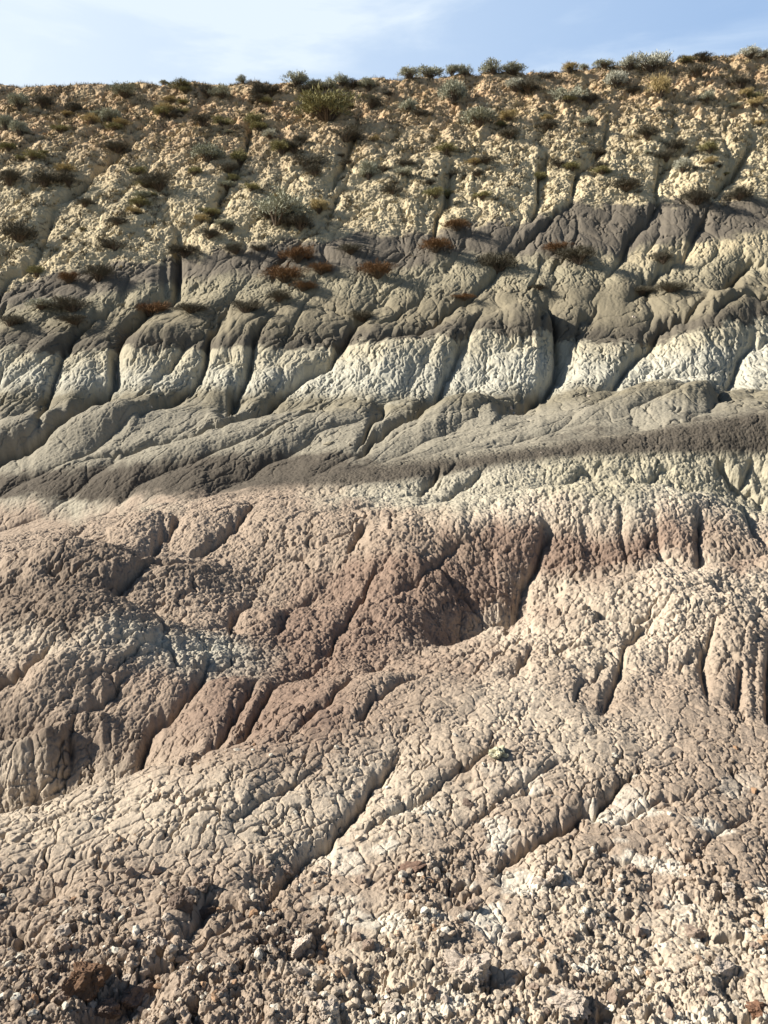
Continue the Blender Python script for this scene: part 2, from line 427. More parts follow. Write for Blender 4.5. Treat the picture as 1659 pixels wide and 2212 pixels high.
bK1 = curve([(-500, 1010), (0, 1020), (200, 1030), (400, 1000), (600, 985), (830, 1000), (1000, 985), (1245, 952), (1659, 885), (2100, 850)])
bK2 = curve([(-500, 1080), (0, 1088), (200, 1092), (400, 1075), (620, 1052), (830, 1045), (1000, 1015), (1245, 985), (1452, 980), (1659, 978), (2100, 960)])

# ------------------------------------------------------------------ relief
zY = lambda a, b: sstep(a, b, YY)
rr = slice(0, NYn)
def rows(y0, y1):
    a, b = np.searchsorted(Y, [y0, y1]); return slice(a, b)
D = np.zeros_like(ZB)
_g = np.gradient(ZB, axis=0) / np.gradient(Y)[:, None].astype(f32)
_dy = np.gradient(Y)[:, None].astype(f32)
SL = np.cumsum(np.sqrt(1 + np.clip(_g, -3, 3) ** 2) * _dy, axis=0).astype(f32)   # length along the slope
SL -= SL[np.searchsorted(Y, 2.0)][None, :]
for _k in range(3):
    SL[:, 1:-1] = (SL[:, :-2] + SL[:, 1:-1] + SL[:, 2:]) / 3
# --- hill (20 m and beyond)
s = rows(15.5, 58)
x, yv, rb, pg, sv = X[s], YY[s], ROWB[s], PXG[s], SL[s]
wv = fbm(x / 3.0, yv / 3.0, 3, 3)
skw = np.interp(yv, [18, 24, 28, 32, 52], [0, 6.3, 9.6, 11.6, 20.0]).astype(f32)
q = x - skw + 0.7 * wv; l = yv + 0.5 * x
fadeH = sstep(16.0, 21.5, yv) * (1 - sstep(50, 53, yv))
p1, _ = pillow(q / 2.6, l / 8.0, 11, 0.8)
p2, _ = pillow(q / 1.05 + 0.2 * wv, l / 3.2, 12)
top = sstep(10, -14, rb - bD1(pg))                 # 1 in the crusted upper slope
whit = sstep(-6, 10, rb - bW1(pg)) * (1 - sstep(-14, 22, rb - bW2(pg)))
lt2 = sstep(-8, 12, rb - bD2(pg)) * (1 - sstep(-10, 30, rb - bL2(pg)))
toe = sstep(850, 960, rb)
rill = np.clip(whit + 0.75 * lt2, 0, 1)
d = (0.22 + 0.03 * toe) * (1 + 0.3 * top) * (p1 - 0.7) * fadeH + (0.035 + 0.02 * top - 0.02 * toe) * (p2 - 0.7) * fadeH
q3 = x - 0.18 * yv + 0.25 * fbm(x / 0.9, yv / 0.9, 2, 23); l3 = yv + 0.18 * x
p3, _ = pillow(q3 / 0.36, l3 / 1.5, 13)
p4, _ = pillow(q3 / 0.17 + 3, l3 / 0.6, 14)
d += -fadeH * (1 - top) * (0.10 - 0.02 * toe) * np.exp(-p2 / 0.06) 
d += fadeH * (rill * (0.024 * (p3 - .6) + 0.012 * (p4 - .6)) + (1 - rill) * (1 - top) * 0.022 * (p3 - .6) * (1 - 0.5 * toe))
wr_ = fbm(x / 0.35, sv / 0.35, 2, 32)
nA = fbm(x / 1.2, sv / 0.9, 5, 31, 0.55)
pk, _ = pillow(x / 0.32 + 0.8 * wv, sv / 0.22, 15)
pk0, _ = pillow(x / 0.15 + 0.5 * nA, sv / 0.11 + 0.5 * nA, 19)
pk2, _ = pillow(x / 0.8 + 0.5 * wv, sv / 0.6, 16)
upp = sstep(420, 250, rb) * sstep(0, 1, (rb - rowRG(pg)) / 60)
d += top * fadeH * ((0.06 + 0.07 * upp) * nA + 0.036 * (pk - .6) + 0.018 * (pk0 - .6) + (0.04 + 0.08 * upp) * (pk2 - .6))
d += fadeH * (0.009 * fbm(x / 0.10, sv / 0.09, 3, 33, 0.75) * (1 + 3.0 * top + .5 * rill + .5 * toe) + 0.022 * top * (1 - 2 * np.abs(fbm(x / 0.45, sv / 0.32, 4, 39, 0.6))))
d -= fadeH * (0.25 + .75 * rill) * (1 - top) * 0.06 * np.exp(-np.abs(perlin(q3 / 0.34 + .5 * wr_ + 7, l3 / 1.6, 30)) / 0.07)
d -= fadeH * rill * 0.05 * np.exp(-np.abs(perlin(q3 / 0.16 + .5 * wr_, l3 / 0.9, 34)) / 0.10)
wr = fbm(x / 0.6, sv / 0.6, 3, 35)
ck = np.exp(-np.abs(perlin((x - .45 * yv + .25 * wr) / 0.55, (sv + .4 * x) / 2.6, 36)) / 0.05) * sstep(0.0, 0.35, fbm(x / 1.6, sv / 1.6, 2, 37))
d -= fadeH * (0.16 + .12 * top) * ck * (1 - 0.6 * toe)
pit = sstep(0.25, 0.75, fbm(x / 0.55, sv / 0.4, 4, 38, 0.6))
d -= fadeH * top * (0.10 + 0.14 * upp) * pit
D[s] += d
RILL = np.zeros_like(ZB); RILL[s] = rill
# --- middle ground (6..21 m)
s = rows(3.6, 14)
x, yv, rb, pg, sv = X[s], YY[s], ROWB[s], PXG[s], SL[s]
fm = sstep(3.7, 4.8, yv) * (1 - sstep(11.5, 13.8, yv))
wv = fbm(x / 1.4, yv / 1.4, 3, 41)
wv2 = fbm(x / 0.12, sv / 0.12, 2, 44)
q = x - 0.62 * yv + 0.35 * wv; l = yv + 0.5 * x
p1, _ = pillow(q / 0.75, l / 1.1, 17, 0.85)
p2, _ = pillow(q / 0.28, l / 0.5 + 0.4 * wv, 18)
p3, _ = pillow(x / 0.052 + 0.5 * wv + 0.35 * wv2, sv / 0.046 + 0.35 * wv2, 19)
p4, _ = pillow(x / 0.025 + 0.8 * wv, sv / 0.023, 20)
darkband = sstep(-8, 8, rb - bK1(pg)) * (1 - sstep(-8, 12, rb - bK2(pg))) * sstep(8.2, 8.9, yv)
k = 1 - 0.6 * darkband
d = fm * (0.022 * (p1 - .7) * k + 0.008 * (p2 - .6) * k + 0.007 * (p3 - .6) - 0.012 * np.exp(-p3 / 0.15) + 0.005 * (p4 - .6) + 0.017 * fbm(x / 0.4, sv / 0.4, 6, 43, 0.6) - 0.022 * np.exp(-p2 / 0.09) * k)
wr = fbm(x / 0.25, sv / 0.25, 3, 45)
for (a_, b_, sc, dp, sd_) in ((0.40, 0.9, 1.0, 0.06, 46), (0.15, 0.35, 1.0, 0.03, 48)):
    ck = np.exp(-np.abs(perlin((x - .40 * yv + .12 * wr) / a_, (sv + .4 * x) / b_, sd_)) / 0.035) * sstep(-0.05, 0.35, fbm(x / (a_ * 3), sv / (a_ * 3), 2, sd_ + 1))
    d -= fm * dp * ck * k
pit = sstep(0.25, 0.8, fbm(x / 0.14, sv / 0.12, 4, 49, 0.6))
d -= fm * 0.018 * pit * k
rgh = fbm(x / 0.05, sv / 0.045, 4, 50, 0.7)
d += fm * k * (0.006 * rgh + 0.007 * (0.5 - np.abs(fbm(x / 0.11, sv / 0.09, 3, 56, 0.6))))
D[s] += d
# --- foreground (under 7 m)
s = rows(-3, 5.0)
x, yv, sv = X[s], YY[s], SL[s]
ff = 1 - sstep(3.7, 4.8, yv)
wv = fbm(x / 0.5, yv / 0.5, 3, 51)
x2 = x + 0.006 * fbm(x / 0.04, sv / 0.04, 3, 52); y2 = sv + 0.006 * fbm(x / 0.04 + 9, sv / 0.04, 3, 53)
rough = sstep(0.1, -0.5, yv - 2.62 + 0.45 * wv + 0.30 * fbm(x / 0.2, yv / 0.2, 2, 69) + 0.02 * x)       # 1 = broken clods near the eye
f1, f2, cid = worley(x2 / 0.040, y2 / 0.032, 21, 1.0)
crk = np.clip((f2 - f1) * 3.2, 0, 1); crk = 1 - (1 - crk) ** 2
q = x - 0.30 * yv + 0.12 * wv; l = yv + 0.30 * x
p1, _ = pillow(q / 0.34, l / 0.95, 22, 0.85)
p2, _ = pillow(q / 0.13, l / 0.26, 23)
p3, _ = pillow(x2 / 0.016, y2 / 0.015, 24)
g1, g2, _c3 = worley(x2 / 0.105 + 0.3 * wv, y2 / 0.085, 25, 1.0)
lump = fbm(x / 0.09, sv / 0.09, 4, 54, 0.55)
big = fbm(x / 0.45, yv / 0.40, 2, 55)
pm = sstep(-0.3, 0.3, fbm(x / 0.22, sv / 0.2, 2, 26))
d = -0.016 * np.exp(-(g2 - g1) / 0.035) + 0.010 * (p1 - .7) + 0.003 * (p2 - .6) + 0.004 * pm * (crk - .8) - 0.014 * (0.3 + .7 * pm) * np.exp(-(f2 - f1) / 0.07) * sstep(-0.45, 0.25, fbm(x / 0.12, sv / 0.12, 3, 57)) - 0.014 * np.exp(-p2 / 0.10) * sstep(0, 0.4, wv) + 0.0012 * (p3 - .6) + 0.003 * lump + 0.02 * big
d += rough * (0.010 * np.clip(lump, 0, 1) + 0.009 * (cid - .5) * crk + 0.0045 * (p3 - .6))
wr = fbm(x / 0.08, sv / 0.08, 3, 57)
ck = np.exp(-np.abs(perlin((x - .42 * yv + .05 * wr) / 0.13, (sv + .4 * x) / 0.40, 58)) / 0.04) * sstep(-0.05, 0.35, fbm(x / 0.3, sv / 0.3, 2, 59))
d -= 0.045 * ck
d -= 0.030 * sstep(0.3, 0.75, fbm(x / 0.08, sv / 0.065, 3, 60, 0.5)) * (0.25 + rough * (1 + 0.9 * sstep(0.1, -0.7, x)))
rgh = fbm(x / 0.026, sv / 0.022, 4, 67, 0.65)
rid = 0.5 - np.abs(fbm(x / 0.06, sv / 0.05, 4, 68, 0.6))
d += 0.0010 * rgh + 0.0018 * rid + rough * (0.005 * rgh + 0.013 * rid)
D[s] += ff * d
ROUGH = np.zeros_like(ZB); ROUGH[s] = rough
sl = np.gradient(ZB, axis=0) / np.gradient(Y)[:, None].astype(f32)
sl = np.clip(sl, -0.6, 1.2); sl *= sstep(1.5, 2.5, YY) * (1 - sstep(48, 52, YY))
nn = 1 / np.sqrt(1 + sl * sl)
D += CARVE
Z = ZB + D * nn
YF = (YY - D * nn * sl).astype(f32)
print('relief done')

# ------------------------------------------------------------------ colour of the ground itself
def srgb(r, g, b, k=1.0):
    c = np.array([r, g, b], float) / 255
    c = np.where(c <= .04045, c / 12.92, ((c + .055) / 1.055) ** 2.4)
    return (c * k).astype(f32)
PAL = {k: srgb(*v) for k, v in dict(
    T=(188, 163, 130), C=(194, 178, 145), D=(109, 101, 89), G=(141, 134, 118), W=(178, 173, 156), Y=(172, 163, 140),
    K=(90, 83, 73), P=(158, 141, 123), R=(135, 115, 100), L=(181, 166, 146), B=(130, 115, 100), E=(170, 162, 143)).items()}
ca = np.zeros(ZB.shape + (3,), f32)
# strata follow the height: shift the band coordinate by how far the relief lifts the point
hillf = sstep(15, 22, YY)
drow = -(Z - ZB) / np.maximum(YY, 1) * F
lay = ROWB + drow * 0.55 * hillf
nB = fbm(X / 1.5, YY / 1.5, 4, 61, 0.6); nS = fbm(X / 0.25, YY / 0.25, 3, 62, 0.6)
lay = lay + hillf * (13 * nB + 6 * nS)
def band(c, edge, w):
    global ca
    t = sstep(-w, w, lay - edge(PXG))[..., None]
    ca = ca * (1 - t) + c * t
ca[:] = PAL['T']
vt = sstep(-0.3, 0.6, nB)[..., None] * 0.5
ca = ca * (1 - vt) + srgb(196, 172, 132) * vt
ot = (sstep(0.0, 0.5, fbm(X / 0.9, YY / 0.7, 4, 66, .6)) * 0.38)[..., None]
ca = ca * (1 - ot) + srgb(176, 136, 98) * ot
band(PAL['C'], bTan, 90)
band(PAL['D'] , bD1, 8)
band(srgb(150, 141, 118), bD2, 16)
tW = sstep(1200, 1480, PXG)
cream2 = (sstep(-6, 10, lay - bD2(PXG)) * (1 - sstep(0, 60, lay - bD2(PXG) - 8)) * tW * 0.8)[..., None]
ca = ca * (1 - cream2) + PAL['C'] * cream2
band(srgb(130, 121, 101), bL2, 22)
band(srgb(100, 93, 81), lambda p: bW1(p) - 38, 22)
band(PAL['Y'], bW1, 6)
band(PAL['W'], lambda p: bW1(p) + 38, 25)
band(srgb(128, 120, 101), bW2, 26)
band(PAL['G'], lambda p: bW2(p) + 40, 26)
band(PAL['K'], bK1, 14)
# lower ground: a soft patchwork read along bearing and height angle
gpx = [0, 207, 415, 622, 830, 1037, 1245, 1452, 1659]
GRID = [
 (1095, 'EEPPEEYYY'), (1125, 'PPPPPELEY'), (1160, 'PPPPPLLLL'), (1200, 'PPPPPRRRP'), (1232, 'PPPPPRRRP'), (1262, 'PBBPRRRLL'),
 (1300, 'PBPPRRLLL'), (1345, 'BBPRRRLLL'), (1385, 'BBPRRLLLP'), (1430, 'LLWRRPLLP'), (1500, 'PPRRPLPPP'),
 (1560, 'BPRRPLLPP'), (1650, 'BBPPLPLPP'), (1720, 'LLLLLLPPP'), (1800, 'LLLLLPPPP'), (1900, 'PPPPPPLPP'),
 (2000, 'PPPBLPLLL'), (2100, 'PPPPLLPLL'), (2230, 'PPPPLLLLL')]
ci2 = np.clip(np.interp(PXG, gpx, np.arange(9)) + 0.45 * nB, 0, 7.999); c0_ = ci2.astype(np.int32); cf_ = (ci2 - c0_)[..., None].astype(f32)
rws = [g_[0] for g_ in GRID]
nL = fbm(X / (0.05 * np.maximum(YY, 1)), YY / (0.06 * np.maximum(YY, 1)), 3, 63)
ri2 = np.clip(np.interp(ROWB + 24 * nL, rws, np.arange(len(GRID))), 0, len(GRID) - 1.001); r0_ = ri2.astype(np.int32); rf_ = (ri2 - r0_)[..., None].astype(f32)
GC = np.array([[PAL[ch] for ch in g_[1]] for g_ in GRID], f32)
low = (GC[r0_, c0_] * (1 - cf_) + GC[r0_, c0_ + 1] * cf_) * (1 - rf_) + (GC[r0_ + 1, c0_] * (1 - cf_) + GC[r0_ + 1, c0_ + 1] * cf_) * rf_
t = sstep(-12, 12, np.where(YY < 7.9, 99, lay - bK2(PXG)))[..., None]
ca = ca * (1 - t) + low * t
pp = fbm(X / (0.012 * np.maximum(YY, 1)), YY / (0.014 * np.maximum(YY, 1)), 4, 64, 0.6)
nf = (0.10 * pp + 0.08 * nL)[..., None]
ca = np.clip(ca * (1 + nf), 0.02, 0.85)
# pale salt blotches in the broken ground
salt = (sstep(0.28, 0.6, fbm(X / 0.28, YY / 0.2, 4, 65)) * (1 - sstep(2.9, 3.6, YY)) * sstep(-0.6, 0.2, X))[..., None] * 0.55
ca = ca * (1 - salt) + srgb(222, 214, 196) * salt
print('colour done')

# ------------------------------------------------------------------ mesh of the ground
def grid_mesh(name, Xv, Yv, Zv, col):
    ny, nx = Zv.shape
    me = bpy.data.meshes.new(name)
    co = np.empty((ny * nx, 3), f32)
    co[:, 0] = Xv.ravel(); co[:, 1] = Yv.ravel(); co[:, 2] = Zv.ravel()
    me.vertices.add(ny * nx); me.vertices.foreach_set('co', co.ravel())
    i = np.arange(ny * nx, dtype=np.int32).reshape(ny, nx)
    f = np.stack([i[:-1, :-1], i[:-1, 1:], i[1:, 1:], i[1:, :-1]], -1).reshape(-1, 4)
    n = len(f)
    me.loops.add(n * 4); me.loops.foreach_set('vertex_index', f.ravel())
    me.polygons.add(n); me.polygons.foreach_set('loop_start', np.arange(0, n * 4, 4, dtype=np.int32))
    me.polygons.foreach_set('use_smooth', np.ones(n, bool))
    a = me.attributes.new('soil', 'FLOAT_COLOR', 'POINT')
    c4 = np.ones((ny * nx, 4), f32); c4[:, :3] = col.reshape(-1, 3)
    a.data.foreach_set('color', c4.ravel())
    me.update()
    return me
def mat_new(name):
    m = bpy.data.materials.new(name); m.use_nodes = True
    b = m.node_tree.nodes['Principled BSDF']
    b.inputs['Roughness'].default_value = 0.95
    b.inputs['Specular IOR Level'].default_value = 0.12
    return m, m.node_tree, b
m, t_, b = mat_new('badland_soil')
at = t_.nodes.new('ShaderNodeAttribute'); at.attribute_name = 'soil'
co = t_.nodes.new('ShaderNodeTexCoord')
n1 = t_.nodes.new('ShaderNodeTexNoise'); n1.inputs['Scale'].default_value = 38; n1.inputs['Detail'].default_value = 8; n1.inputs['Roughness'].default_value = 0.7
mr = t_.nodes.new('ShaderNodeMapRange'); mr.inputs['To Min'].default_value = 0.6; mr.inputs['To Max'].default_value = 1.4
vm = t_.nodes.new('ShaderNodeVectorMath'); vm.operation = 'SCALE'
bp = t_.nodes.new('ShaderNodeBump'); bp.inputs['Strength'].default_value = 0.6; bp.inputs['Distance'].default_value = 0.012
l_ = t_.links.new
l_(co.outputs['Object'], n1.inputs['Vector']); l_(n1.outputs['Fac'], mr.inputs['Value'])
l_(at.outputs['Color'], vm.inputs[0]); l_(mr.outputs[0], vm.inputs['Scale']); l_(vm.outputs[0], b.inputs['Base Color'])
n2 = t_.nodes.new('ShaderNodeTexNoise'); n2.inputs['Scale'].default_value = 7; n2.inputs['Detail'].default_value = 9; n2.inputs['Roughness'].default_value = 0.75
b2 = t_.nodes.new('ShaderNodeBump'); b2.inputs['Strength'].default_value = 0.35; b2.inputs['Distance'].default_value = 0.05
l_(co.outputs['Object'], n2.inputs['Vector']); l_(n2.outputs['Fac'], b2.inputs['Height']); l_(b2.outputs[0], bp.inputs['Normal'])
l_(n1.outputs['Fac'], bp.inputs['Height']); l_(bp.outputs[0], b.inputs['Normal'])
MAT_SOIL = m
me = grid_mesh('badland_ground', X, YF, Z, ca)
me.materials.append(MAT_SOIL)
ground = bpy.data.objects.new('ground', me); COL.objects.link(ground)
ground['kind'] = 'structure'; 
print('ground mesh done')
#OBJECTS#
# ------------------------------------------------------------------ placing things on the ground
RP = HOR - Z / np.maximum(YF, 0.3) * F
def spot(pxv, row):
    """point of the ground seen at bearing px and height angle row"""
    c = int(np.clip(np.searchsorted(px, pxv), 1, NXn - 2))
    ok = (RP[:, c] <= row) & (Y > 1.2) & (Y < 50.5)
    k = np.nonzero(ok)[0]
    if len(k): i = k[0]
    else: i = int(np.argmin(np.where((Y > 40) & (Y < 50), RP[:, c], 1e9)))
    return Vector((float(X[i, c]), float(YF[i, c]), float(Z[i, c]))), i, c
def tag(o, label, cat, group=None, kind=None):
    if label: o['label'] = label
    if cat: o['category'] = cat
    if group: o['group'] = group
    if kind: o['kind'] = kind
def mesh_np(name, V, Fc, mat, col=None, smooth_=False):
    me = bpy.data.meshes.new(name)
    V = np.asarray(V, f32); Fc = np.asarray(Fc, np.int32); k = Fc.shape[1]; n = len(Fc)
    me.vertices.add(len(V)); me.vertices.foreach_set('co', V.ravel())
    me.loops.add(n * k); me.loops.foreach_set('vertex_index', Fc.ravel())
    me.polygons.add(n); me.polygons.foreach_set('loop_start', np.arange(0, n * k, k, dtype=np.int32))
    me.polygons.foreach_set('use_smooth', np.full(n, smooth_))
    if col is not None:
        a = me.attributes.new('soil', 'FLOAT_COLOR', 'POINT')
        c4 = np.ones((len(V), 4), f32); c4[:, :3] = col; a.data.foreach_set('color', c4.ravel())
    me.materials.append(mat); me.update()
    return me
def plant_mat(name, c1, c2, transl=0.0):
    m, t, b = mat_new(name)
    at = t.nodes.new('ShaderNodeAttribute'); at.attribute_name = 'soil'
    rnd = t.nodes.new('ShaderNodeObjectInfo')
    mx = t.nodes.new('ShaderNodeMixRGB'); mx.inputs['Color1'].default_value = (*c1, 1); mx.inputs['Color2'].default_value = (*c2, 1)
    sp = t.nodes.new('ShaderNodeSeparateColor')
    a2 = t.nodes.new('ShaderNodeMath'); a2.operation = 'MULTIPLY_ADD'; a2.inputs[1].default_value = 0.35
    t.links.new(at.outputs['Color'], sp.inputs[0]); t.links.new(rnd.outputs['Random'], a2.inputs[0])
    m8 = t.nodes.new('ShaderNodeMath'); m8.operation = 'MULTIPLY'; m8.inputs[1].default_value = 0.7
    t.links.new(sp.outputs[0], m8.inputs[0]); t.links.new(m8.outputs[0], a2.inputs[2])
    t.links.new(a2.outputs[0], mx.inputs['Fac']); t.links.new(mx.outputs[0], b.inputs['Base Color'])
    return m
KINDS = {   # leaf colours, blade length, blade width, blades per tip, tips
 'sage':  (srgb(130, 130, 108), srgb(188, 186, 162), 0.075, 0.016, 16, 190),
 'olive': (srgb(108, 104, 70), srgb(162, 154, 108), 0.085, 0.013, 16, 190),
 'rust':  (srgb(92, 66, 46), srgb(138, 108, 76), 0.12, 0.008, 16, 170),
 'dark':  (srgb(72, 68, 58), srgb(112, 106, 90), 0.12, 0.008, 16, 190),
 'straw': (srgb(150, 128, 84), srgb(196, 176, 128), 0.12, 0.010, 16, 150),
 'pale':  (srgb(162, 160, 140), srgb(208, 204, 184), 0.075, 0.016, 16, 190),
}
M_STEM, ts, bs = mat_new('woody_stem')
ns = ts.nodes.new('ShaderNodeTexNoise'); ns.inputs['Scale'].default_value = 25
rs = ts.nodes.new('ShaderNodeValToRGB'); rs.color_ramp.elements[0].color = (*srgb(70, 58, 48), 1); rs.color_ramp.elements[1].color = (*srgb(130, 116, 100), 1)
ts.links.new(ns.outputs['Fac'], rs.inputs[0]); ts.links.new(rs.outputs[0], bs.inputs['Base Color'])
def tube(V, Fq, pts, r0, r1):
    n0 = len(V); m = len(pts)
    for i, p in enumerate(pts):
        r = r0 + (r1 - r0) * i / (m - 1)
        for k in range(4):
            a = k * math.pi / 2 + 0.4
            V.append((p[0] + r * math.cos(a), p[1] + r * math.sin(a), p[2] + 0.3 * r * math.sin(a * 2)))
    for i in range(m - 1):
        for k in range(4):
            a, b = n0 + i * 4 + k, n0 + i * 4 + (k + 1) % 4
            Fq.append((a, b, b + 4, a + 4))
def shrub_meshes(kind, seed, mat):
    rg = np.random.RandomState(seed)
    c1, c2, bl, bw, per, tips = KINDS[kind]
    lobes = [(rg.uniform(-.26, .26), rg.uniform(-.26, .26), rg.uniform(.16, .36), rg.uniform(.20, .30)) for _ in range(7)]
    SV, SF, T = [], [], []
    for i in range(tips):
        lx, ly, lz, lr = lobes[rg.randint(7)]
        v = rg.normal(size=3); v /= np.linalg.norm(v); v[2] = abs(v[2]) * 1.1 - 0.15
        p = np.array([lx, ly, lz]) + v * lr * rg.uniform(.55, 1.1); p[2] = max(p[2], 0.04)
        T.append(p)
        if i % 4 == 0:
            mid = p * np.array([.45, .45, .5]) + rg.normal(size=3) * .03; 
            tube(SV, SF, [np.array([lx * .1, ly * .1, -0.08]), mid, p], 0.016, 0.004)
    n = tips * per
    P = np.repeat(np.array(T), per, 0) + rg.normal(size=(n, 3)) * np.array([.045, .045, .04])
    d = P * np.array([1, 1, .6]) + np.array([0, 0, .32]) + rg.normal(size=(n, 3)) * .28
    d /= np.linalg.norm(d, axis=1)[:, None]
    sd = np.cross(d, rg.normal(size=(n, 3))); sd /= np.linalg.norm(sd, axis=1)[:, None]
    ln = bl * rg.uniform(.6, 1.3, (n, 1)); w = bw * 1.25 * rg.uniform(.7, 1.3, (n, 1))
    V = np.stack([P - d * ln * .4, P + sd * w * .5, P + d * ln * .6, P - sd * w * .5], 1).reshape(-1, 3)
    V[:, 2] = np.maximum(V[:, 2], -0.05)
    Fc = np.arange(n * 4).reshape(-1, 4)
    lc = np.repeat(np.clip(rg.rand(tips) * .6 + .2, 0, 1), per) + rg.uniform(-.2, .2, n)
    col = np.repeat(np.clip(lc, 0, 1), 4)[:, None] * np.ones((1, 3))
    return (mesh_np('foliage', V, Fc, mat, col), mesh_np('stems', SV, SF, M_STEM))
PROTO = {}
for kind in KINDS:
    mt = plant_mat(kind + '_leaves', KINDS[kind][0], KINDS[kind][1])
    PROTO[kind] = [shrub_meshes(kind, hash_ + 40, mt) for hash_ in (1, 2, 3)]
rgs = np.random.RandomState(3)
def shrub(kind, pxv, row, wpx, hpx, label, name='sagebrush', cat='shrub', group=None):
    p, i, c = spot(pxv, row)
    fo, st = PROTO[kind][rgs.randint(3)]
    o = bpy.data.objects.new(name, None); COL.objects.link(o)
    w = wpx * p.y / F * 1.3; h = hpx * p.y / F
    o.location = p + Vector((0, 0.0, -0.02 * h)); o.rotation_euler = (0, 0, rgs.uniform(0, 6.28))
    o.scale = (w, w, h * 1.5)
    o.empty_display_size = 0.1
    tag(o, label, cat, group)
    for nm, me_ in (('foliage', fo), ('stems', st)):
        q = bpy.data.objects.new(nm, me_); COL.objects.link(q); q.parent = o
    return o
GS = 'shrubs on the slope and its rim'
NM = dict(sage='sagebrush', olive='rabbitbrush', rust='dry_shrub', dark='twiggy_shrub', straw='straw_bush', pale='pale_sagebrush')
